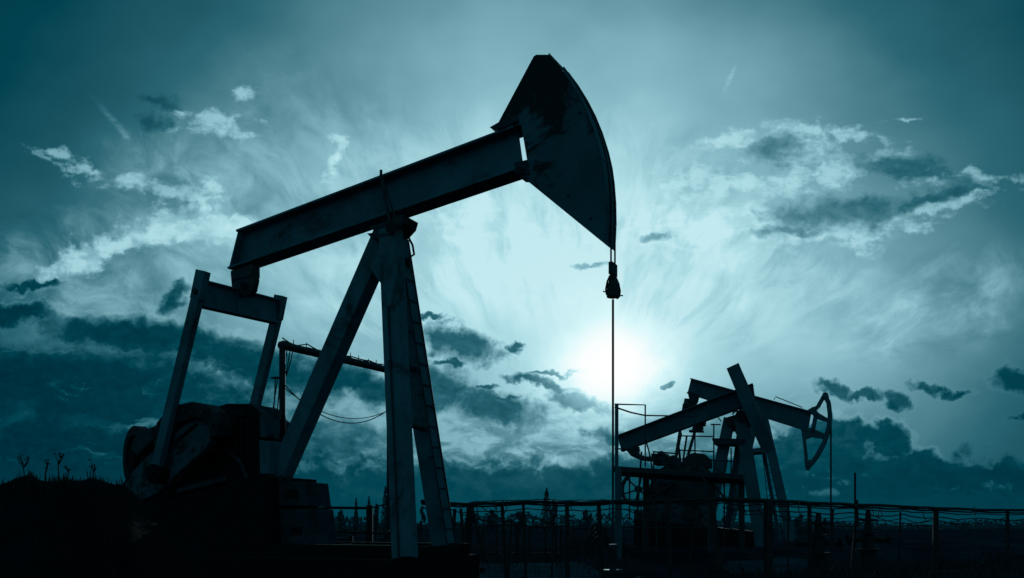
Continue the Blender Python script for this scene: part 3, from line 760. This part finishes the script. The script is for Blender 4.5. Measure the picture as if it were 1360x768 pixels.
# ------------------------------------------------------------------ service platform in front of pump 2
D = 22.0
pl = thing('service_platform', at(900, 720, D), 'blue grey steel service platform on posts with pipe handrails before the middle pumpjack', 'platform')
for i, (x, yt, yb, w, Y) in enumerate(((819, 537, 745, .085, D), (823, 622, 745, .10, D), (858, 630, 735, .15, D+1), (945, 628, 735, .17, D+.5), (985, 632, 735, .14, D+2))):
    mb = MB(); a_, b_ = at(x, yt, Y), at(x, yb, Y); mb.bar(a_, b_, w, w, (1, 0, 0)); mb.build('post', M_PAINT_MID if i < 2 else M_DARK, pl, .008)
mb = MB(); k = [at(815, 620, D), at(987, 634, D), at(990, 629, D+2.6), at(822, 626, D+1.8)]; mb.poly([Vector((p.x, p.y, at(0, y_, D).z)) for p, y_ in zip(k, (619, 630, 631, 620))], (0, 0, -.14)); mb.build('deck', M_DARK, pl, .01)
mb = MB(); mb.bar(at(932, 632, D), at(944, 650, D), .06, .05); mb.bar(at(950, 645, D), at(975, 680, D), .06, .05); each(mb, 'brace', M_DARK, pl)
def rail(pts, r=.022, name='handrail'):
    for L_ in pts: mb = MB(); mb.tube([at(x, y, Y) for x, y, Y in L_], r, 6); mb.build(name, M_DARK, pl)
rail([[(868, 628, D), (868, 600, D), (902, 603, D+.6), (902, 628, D+.6)], [(836, 625, D), (836, 690, D)], [(900, 640, D-.3), (930, 700, D-.3)], [(962, 630, D+1), (962, 735, D+1)], [(872, 640, D-.2), (872, 735, D-.2)], [(817, 700, D), (945, 702, D)], [(858, 655, D+.8), (945, 662, D)],
      [(817, 537, D), (857, 538, D+1.5), (857, 620, D+1.5)], [(817, 541, D), (838, 548, D+.8), (857, 552, D+2), (925, 553, D+4)], [(857, 582, D+1.5), (862, 600, D+1.5), (866, 622, D+1.5)],
      [(817, 596, D), (850, 598, D+1)], [(903, 579, D+3), (948, 580, D+4)], [(903, 598, D+3), (948, 600, D+4)], [(905, 610, D+3), (925, 605, D+3), (948, 612, D+4)],
      [(923, 560, D+3), (923, 600, D+3), (923, 625, D+3)], [(948, 563, D+4), (948, 630, D+4)], [(944, 564, D+4), (957, 564, D+4)], [(971, 595, D+4), (971, 690, D+4)], [(966, 610, D+4), (961, 640, D+4)], [(949, 612, D+4), (980, 613, D+4)], [(949, 620, D+4), (964, 634, D+4)]], .022)
mb = MB()
for (x, y0, x2, y2) in ((905, 575, 897, 616), (901, 590, 905, 620), (912, 580, 906, 620), (852, 600, 846, 690), (857, 622, 855, 690)): mb.tube([at(x, y0, D+3), at(x2, y2, D+3)], .03, 6)
each(mb, 'stay_rod', M_DARK, pl)
mb = MB(); ladder(mb, at(966, 630, D+4.5), at(978, 705, D+4.5), (1, 0, 0), .35, .3, .016); mb.build('ladder', M_DARK, pl)

# ------------------------------------------------------------------ pipe fence
fz = [(560, 666, 13.9), (600, 669, 14.4), (625, 670, 14.6), (700, 667, 14.4), (760, 668, 14), (815, 667, 13.6), (900, 665, 13.2), (960, 663, 13.0), (1018, 665, 13.2), (1075, 668, 13.8), (1130, 670, 14.4), (1200, 673, 15.4), (1243, 675, 16), (1300, 677, 17), (1365, 678, 18), (1440, 679, 19)]
pf = thing('pipe_rack', at(1000, HY+1.6*F/13, 13), 'long low rack of black pipes and cables on posts crossing before the farther pumpjacks', 'pipe rack')
def wob(L, dy, amp, seed, s_=0.0, lo=0, hi=99):
    rnd = random.Random(seed); out_ = []
    L = L[lo:hi]
    for i in range(len(L)-1):
        for k in range(4):
            t = k/4; x = L[i][0]*(1-t)+L[i+1][0]*t; y = L[i][1]*(1-t)+L[i+1][1]*t; Y_ = L[i][2]*(1-t)+L[i+1][2]*t
            out_.append(at(x, y+dy+rnd.uniform(-amp, amp)+s_*4*t*(1-t), Y_))
    out_.append(at(L[-1][0], L[-1][1]+dy, L[-1][2])); return out_
for dy, amp, r, s_, sd2, lo_, hi_ in ((0, .5, .030, 0, 1, 0, 99), (2.5, .8, .018, 1, 2, 0, 99), (-2.5, .8, .008, -1, 3, 2, 8), (9, .9, .010, 2, 4, 0, 7), (11, 1.0, .012, 3, 5, 7, 99), (16, 1.2, .008, 4, 6, 7, 14), (5.5, .8, .012, 1.5, 9, 6, 99), (22, 1, .008, 3, 8, 8, 13)):
    mb = MB(); mb.tube(wob(fz, dy, amp, sd2, s_, lo_, hi_), r, 6); mb.build('pipe', M_PIPE, pf, smooth=True)
for (x0_, y0_, x1_, y1_, sg_, Yc) in ((560, 672, 640, 700, .10, 14.6), (612, 682, 700, 684, .12, 14.5), (700, 682, 760, 690, .10, 14.2), (830, 676, 900, 684, .08, 13.6), (1020, 676, 1075, 688, .10, 13.4), (1075, 684, 1150, 694, .12, 14.2), (1150, 680, 1243, 688, .15, 15.5), (640, 674, 690, 696, .05, 14.3), (1243, 690, 1340, 686, .12, 16.8)):
    mb = MB(); mb.tube([at(x0_+(x1_-x0_)*i/14, y0_+(y1_-y0_)*i/14, Yc)-Vector((0, 0, sg_*4*(i/14)*(1-i/14))) for i in range(15)], .009, 5); mb.build('cable', M_ROPE, pf)
for x, top, w, Y in ((625, 672, .11, 14.4), (640, 745, .04, 14), (695, 669, .06, 14.2), (753, 668, .07, 13.8), (1020, 664, .10, 13.1), (1075, 668, .05, 13.6), (1138, 671, .045, 14.3), (1243, 676, .09, 15.8), (945, 664, .07, 12.9), (886, 666, .06, 13.1), (1338, 678, .05, 17.6), (667, 672, .05, 14.2), (680, 690, .035, 14.0), (735, 684, .03, 13.9), (795, 668, .05, 13.8), (604, 676, .05, 14.5), (922, 670, .035, 13.2), (1047, 668, .03, 13.6), (1106, 676, .04, 14.2), (1196, 680, .03, 15.2)):
    if top > 740: continue
    mb = MB(); a_ = at(x, top, Y); mb.bar(a_, Vector((a_.x+random.uniform(-.16, .16), a_.y, gz(a_.x, a_.y)-.1)), w*random.uniform(.7, 1.15), w, (1, random.uniform(-.5, .5), 0)); mb.build('post', M_PIPE, pf, .006)
mb = MB(); mb.tube([at(612, 676, 14.4), at(618, 740, 14.2)], .03, 6); mb.tube([at(628, 680, 14.4), at(645, 745, 14.2)], .035, 6); each(mb, 'brace', M_PIPE, pf)

# low guard rail behind pump 1 legs
gf = thing('guard_rail', at(445, HY+1.6*F/16, 16), 'short dark pipe guard rail between the large pumpjack skid and its front legs', 'railing')
mb = MB(); mb.tube([at(398, 677, 16.2), at(440, 674.5, 16), at(491, 675, 15.8)], .028, 6); mb.tube([at(491, 675, 15.8), at(520, 668, 15.6)], .015, 6); each(mb, 'rail', M_PIPE, gf)
mb = MB(); mb.tube([at(430, 706, 16), at(520, 709, 15.8)], .02, 6); mb.tube([at(420, 716, 16), at(470, 717, 16)], .02, 6); each(mb, 'rail', M_PIPE, gf)
for x, y, w in ((491, 671, .11), (466, 712, .07), (430, 676, .05)):
    mb = MB(); a_ = at(x, y, 15.9); mb.bar(a_, Vector((a_.x, a_.y, -.1)), w, w, (1, 0, 0)); mb.build('post', M_PIPE, gf)
mb = MB(); mb.tube([at(415, 678, 16), at(445, 732, 16)], .02, 6); mb.tube([at(517, 705, 15.7), at(498, 735, 15.7)], .02, 6); each(mb, 'brace', M_PIPE, gf)

# welded pipe frames standing in the yard between the pumps
def yard_frame(x0, x1, yt, yb, Y, label, mids=()):
    o = thing('pipe_barrier', at((x0+x1)/2, yb, Y), label, 'barrier', 'pipe barriers in the yard')
    mb = MB(); mb.tube([at(x0, yt, Y), at(x1, yt-.5, Y)], .032, 6); mb.tube([at(x0, yb-3, Y), at(x1, yb-3, Y)], .02, 6); each(mb, 'rail', M_PIPE, o)
    for x in (x0, x1)+tuple(mids):
        mb = MB(); mb.tube([at(x, yt-(2 if x in (x0, x1) else 0), Y), at(x+random.uniform(-1, 1), yb+8, Y)], .035, 6); mb.build('post', M_PIPE, o)
yard_frame(642, 688, 698, 738, 24, 'open pipe barrier nearest the braced fence post, left of the pair in the yard', (660, 686))
yard_frame(703, 745, 700, 738, 25, 'open pipe barrier right of the pair in the yard, near the tall middle fence post', (724, 738))
yard_frame(762, 805, 702, 736, 27, 'open pipe barrier just left of the service platform posts', (785,))
# coil / hose hump near x=790
hc = thing('hose_coil', at(795, 740, 19), 'dark coiled hose heap left of the service platform', 'hose coil')
mb = MB()
for k in range(4): mb.tube([at(772+k*3+ (46-k*5)*(i/14), 738-(58-k*8)*math.sin(math.pi*(i/14))**.8*(.75 if i < 7 else .6), 19+k*.15) for i in range(15)], .03, 6)
mb.build('hose', M_PIPE, hc)

# posts and wellheads on the right
vp = thing('mast', at(1136, HY+1.6*F/24, 24), 'thin straight pole standing right of the far horsehead', 'pole')
mb = MB(); mb.tube([at(1135.5, 628, 24), at(1136.5, HY+1.55*F/24, 24)], .03, 8); mb.build('shaft', M_PIPE, vp)
mb = MB(); mb.tube([at(1137, 664, 24), at(1138, 700, 24)], .06, 8); mb.build('sleeve', M_PIPE, vp)
def tree_valve(x, yt, Y, label, s=1.0):
    b_ = at(x, HY+1.1*F/Y, Y); o = thing('wellhead', b_, label, 'wellhead', 'wellheads'); zt = at(x, yt, Y).z-b_.z
    mb = MB(); mb.lathe(b_, [(0, .2*s), (zt*.3, .2*s), (zt*.3, .3*s), (zt*.34, .3*s), (zt*.34, .14*s), (zt*.6, .13*s), (zt*.6, .22*s), (zt*.64, .22*s), (zt*.64, .1*s), (zt, .06*s)], n=14); mb.build('casing_head', M_PIPE, o)
    mb = MB(); z = Vector((0, 0, zt*.8)); mb.ring(b_+z+Vector((0, 0, .05)), (0.05, 0.05, 1), .24*s, .19*s, .04, 20); mb.bar(b_+z+Vector((-.2*s, 0, .05)), b_+z+Vector((.2*s, 0, .05)), .03, .03); mb.build('handwheel', M_PIPE, o)
    mb = MB(); z = Vector((0, 0, zt*.5)); mb.tube([b_+z-Vector((.5*s, 0, 0)), b_+z+Vector((.5*s, 0, 0))], .07*s, 8); mb.disc(b_+z+Vector((.5*s, 0, 0)), (1, 0, 0), .13*s, .05, 14); mb.disc(b_+z-Vector((.5*s, 0, 0)), (1, 0, 0), .13*s, .05, 14); mb.build('flow_line', M_PIPE, o)
for k_ in range(26):
    x_ = random.uniform(600, 1340); Yt = 14.2 if x_ < 780 else 13.2 if x_ < 1080 else 15.5
    mb = MB(); y_ = 668 if x_ < 1080 else 675; mb.tube([at(x_, y_-random.uniform(1, 4), Yt), at(x_+random.uniform(-3, 3), y_+random.uniform(3, 10), Yt-.05), at(x_+random.uniform(-6, 6), y_+random.uniform(10, 24), Yt)], .008, 5); mb.build('tie_wire', M_ROPE, pf)
tree_valve(1087, 682, 20, 'black wellhead with handwheel below the far horsehead, left of the thin pole')
tree_valve(1153, 678, 22, 'black wellhead with handwheel just right of the thin pole')

M_WET = mat('wet_mud', (.03, .065, .085), .95, var=.6, scale=1.5, spec=0, bump=.6, bscale=5)
def puddle(x0, x1, y0, y1, name, label, seed):
    rnd = random.Random(seed); mb = MB(); cx, cy = (x0+x1)/2, (y0+y1)/2; n = 40
    ring = [(1+.22*math.sin(3*t+seed)+.12*math.sin(7*t+seed*2)+rnd.uniform(-.05, .05)) for t in [2*math.pi*i/n for i in range(n)]]
    mb.v.append(Vector((cx, cy, gz(cx, cy)+.05)))
    for k in (1, 2, 3, 4):
        for i in range(n):
            t = 2*math.pi*i/n; x = cx+(x1-x0)/2*math.cos(t)*ring[i]*k/4; y = cy+(y1-y0)/2*math.sin(t)*ring[i]*k/4; mb.v.append(Vector((x, y, gz(x, y)+.05)))
    for i in range(n): mb.f.append((0, 1+i, 1+(i+1) % n))
    for k in range(3):
        for i in range(n): a_ = 1+k*n; mb.f.append((a_+i, a_+n+i, a_+n+(i+1) % n, a_+(i+1) % n))
    o = mb.build(name, M_WET, smooth=True); tag(o, label, 'mud', kind='structure')
puddle(-1.0, 1.6, 13.5, 24, 'wet_mud', 'wet mud between the large pumpjack and the service platform', 1)
puddle(5.0, 9.0, 16.5, 22, 'wet_mud', 'wet mud patch at the lower right', 2)

# ------------------------------------------------------------------ vegetation
def weed(x, yb, yt, Y, label, seed):
    rnd = random.Random(seed); b_ = at(x, yb, Y); h_ = (yb-yt)/F*Y
    o = thing('weed', b_, label, 'weed', 'dry weeds on the mound')
    mb = MB()
    lean = rnd.uniform(-.08, .08)*h_
    stem = [b_+Vector((lean*t*t, 0, h_*t*.8-.04)) for t in (0, .3, .6, .8, 1)]
    mb.tube(stem, .009, 5, .004); mb.build('stem', M_WEED, o)
    mb = MB()
    for k in range(6):
        t = rnd.uniform(.3, .95); p = b_+Vector((lean*t*t, 0, h_*.8*t)); s_ = rnd.choice((-1, 1)); l = h_*rnd.uniform(.22, .48)
        e_ = p+Vector((s_*l*.42, rnd.uniform(-.3, .3)*l, l*.9)); mb.tube([p, p.lerp(e_, .5)+Vector((s_*l*.06, 0, -.01)), e_], .006, 4, .003)
        for j in range(2):
            q_ = p.lerp(e_, rnd.uniform(.5, 1)); d = Vector((rnd.uniform(-1, 1), rnd.uniform(-1, 1), rnd.uniform(0, 1))).normalized()*.035*rnd.uniform(.6, 1.4); n_ = d.orthogonal().normalized()*.008
            bb_ = len(mb.v); mb.v += [q_, q_+d*.5+n_, q_+d, q_+d*.5-n_]; mb.f.append((bb_, bb_+1, bb_+2, bb_+3))
    mb.build('twigs', M_WEED, o)
weed(33, 646, 604, 9.4, 'forked dry weed low on the left slope of the mound, leftmost', 1)
weed(60, 634, 609, 9.4, 'bushy dry weed with widely spread twigs on the mound, second from the left', 2)
weed(78, 634, 603, 9.5, 'thin dry weed with a split tip on the mound top', 3)
weed(124, 634, 614, 9.5, 'faint thin weed beside the pumpjack sheave', 4)
weed(90, 634, 621, 9.3, 'tiny dry weed stub in the middle of the mound top', 5)
# dry grass tufts
def grass(name, label, spots, hh, seed, n=2600, wid=.006):
    rnd = random.Random(seed); mb = MB()
    for _ in range(n):
        x, y, z = spots(rnd); h_ = hh*rnd.uniform(.3, 1)*rnd.uniform(.5, 1.2); a_ = rnd.uniform(0, 6.28); l = h_*rnd.uniform(.1, .6)
        b_ = Vector((x, y, z-.02)); w_ = Vector((math.cos(a_+1.57), math.sin(a_+1.57), 0))*wid; t_ = Vector((math.cos(a_)*l, math.sin(a_)*l, h_))
        k = len(mb.v); mb.v += [b_-w_, b_+w_, b_+t_*.55+w_*.6+Vector((0, 0, h_*.1)), b_+t_*.55-w_*.6+Vector((0, 0, h_*.1)), b_+t_]
        mb.f += [(k, k+1, k+2, k+3), (k+3, k+2, k+4)]
    o = mb.build(name, M_WEED); return tag(o, label, 'grass', kind='stuff')
def sp1(r):
    x = r.uniform(-7.6, -3.6); y = r.uniform(7.6, 10.3); return x, y, mound_z(x, y)
def sp2(r):
    x = r.uniform(1.6, 12); y = r.uniform(6.5, 13.5); return x, y, gz(x, y)
def sp3(r):
    x = r.uniform(-4, 3.2); y = r.uniform(15, 34); return x, y, gz(x, y)
grass('grass', 'short dry grass on the dirt mound at the left', sp1, .11, 11)
grass('grass', 'dark dry grass on the low bank at the lower right', sp2, .22, 12, 7000, .008)
grass('grass', 'sparse dark grass in the yard behind the large pumpjack', sp3, .3, 13, 5000, .012)

def leaf_quad(mb, c, s_, rnd):
    d = Vector((rnd.gauss(0, 1), rnd.gauss(0, .6), rnd.gauss(0, 1))).normalized(); e_ = d.orthogonal().normalized()
    k = len(mb.v); mb.v += [c-d*s_, c+e_*s_*.6, c+d*s_, c-e_*s_*.6]; mb.f.append((k, k+1, k+2, k+3))
def far_tree(px, yt, Y, kind, wpx, label, seed):
    rnd = random.Random(seed); g0 = at(px, HY, Y); b_ = Vector((g0.x, Y, 0)); top = at(px, yt, Y).z; w_ = wpx/F*Y/2
    o = thing('tree', b_, label, 'tree', 'trees along the far edge of the field')
    mb = MB(); mb.tube([b_, b_+Vector((.06*w_, 0, top*.5)), b_+Vector((0, 0, top*.95))], .13, 6, .03)
    for k in range(6):
        t = rnd.uniform(.2, .75); a_ = rnd.uniform(0, 6.28); p = b_+Vector((0, 0, top*t)); mb.tube([p, p+Vector((math.cos(a_)*w_*.6, math.sin(a_)*w_*.6, top*.14))], .05, 4, .02)
    mb.build('trunk', M_BARK, o)
    mb = MB(); n = 900; ls = Y*.0012
    if kind == 'spruce':
        for k in range(n):
            t = rnd.random()**1.15; tier = (t*8+.3*rnd.random()) % 1; rr = w_*1.25*(1-t)**.7*(1.05-.35*tier); a_ = rnd.uniform(0, 6.28); q = rr*math.sqrt(rnd.random())
            leaf_quad(mb, b_+Vector((math.cos(a_)*q, math.sin(a_)*q, top*(.03+.97*t)-.12*q)), ls*rnd.uniform(.7, 1.5)*(1.1-.4*t), rnd)
    else:
        cl = []
        for _ in range(9):
            zc = rnd.uniform(.12, .8); cl.append((rnd.uniform(-1, 1)*(1-.75*zc), rnd.uniform(-.6, .6), zc, rnd.uniform(.22, .42)*(1.15-.5*zc)))
        cl.append((rnd.uniform(-.2, .2), 0, .86, .2))
        for k in range(n):
            c = rnd.choice(cl); d = Vector((rnd.gauss(0, 1), rnd.gauss(0, 1), rnd.gauss(0, 1))).normalized()*c[3]*rnd.uniform(.2, 1.15)
            z = max(.02, min(1.0, c[2]+d.z*.55))*top
            leaf_quad(mb, b_+Vector(((c[0]+d.x)*w_, (c[1]+d.y)*w_, z)), ls*rnd.uniform(.7, 1.6), rnd)
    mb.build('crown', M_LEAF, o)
T = [(412, 678, 120, 'b', 16, 'low rounded far tree just right of the skid boxes'), (424, 672, 110, 'b', 14, 'rounded far tree left of the twin-topped tree'), (437, 662, 110, 's', 12, 'pointed far tree alone above the guard rail'),
     (452, 676, 130, 'b', 18, 'low spreading far tree right of the pointed tree'), (473, 662, 100, 's', 8, 'slender far tree left of the guard rail post'), (490, 660, 100, 's', 9, 'slender far tree right behind the guard rail post'),
     (500, 668, 105, 'b', 10, 'small round far tree right of the guard rail post'), (512, 646, 95, 's', 17, 'tallest far spruce beside the near front leg of the large pumpjack'), (560, 672, 120, 'b', 14, 'far tree seen between the front legs of the large pumpjack'),
     (655, 676, 170, 'b', 26, 'wide low far tree right of the braced fence post'), (690, 678, 180, 'b', 22, 'low far tree left of the lone tall tree'), (726, 648, 190, 's', 20, 'lone tall hazy far tree in the middle of the yard view'), (736, 662, 185, 'b', 14, 'round far tree leaning on the lone tall tree'),
     (780, 676, 180, 'b', 24, 'low far tree left of the service platform'), (1062, 682, 160, 'b', 26, 'low far tree right of the far pumpjack legs'), (1095, 688, 170, 'b', 20, 'low far tree under the far horsehead'), (965, 684, 170, 'b', 22, 'low far tree seen through the legs of the middle pumpjack')]
for i, t in enumerate(T): far_tree(t[0], t[1], t[2], 'spruce' if t[3] == 's' else 'b', t[4], t[5], 40+i)
# far wood reading as one mass
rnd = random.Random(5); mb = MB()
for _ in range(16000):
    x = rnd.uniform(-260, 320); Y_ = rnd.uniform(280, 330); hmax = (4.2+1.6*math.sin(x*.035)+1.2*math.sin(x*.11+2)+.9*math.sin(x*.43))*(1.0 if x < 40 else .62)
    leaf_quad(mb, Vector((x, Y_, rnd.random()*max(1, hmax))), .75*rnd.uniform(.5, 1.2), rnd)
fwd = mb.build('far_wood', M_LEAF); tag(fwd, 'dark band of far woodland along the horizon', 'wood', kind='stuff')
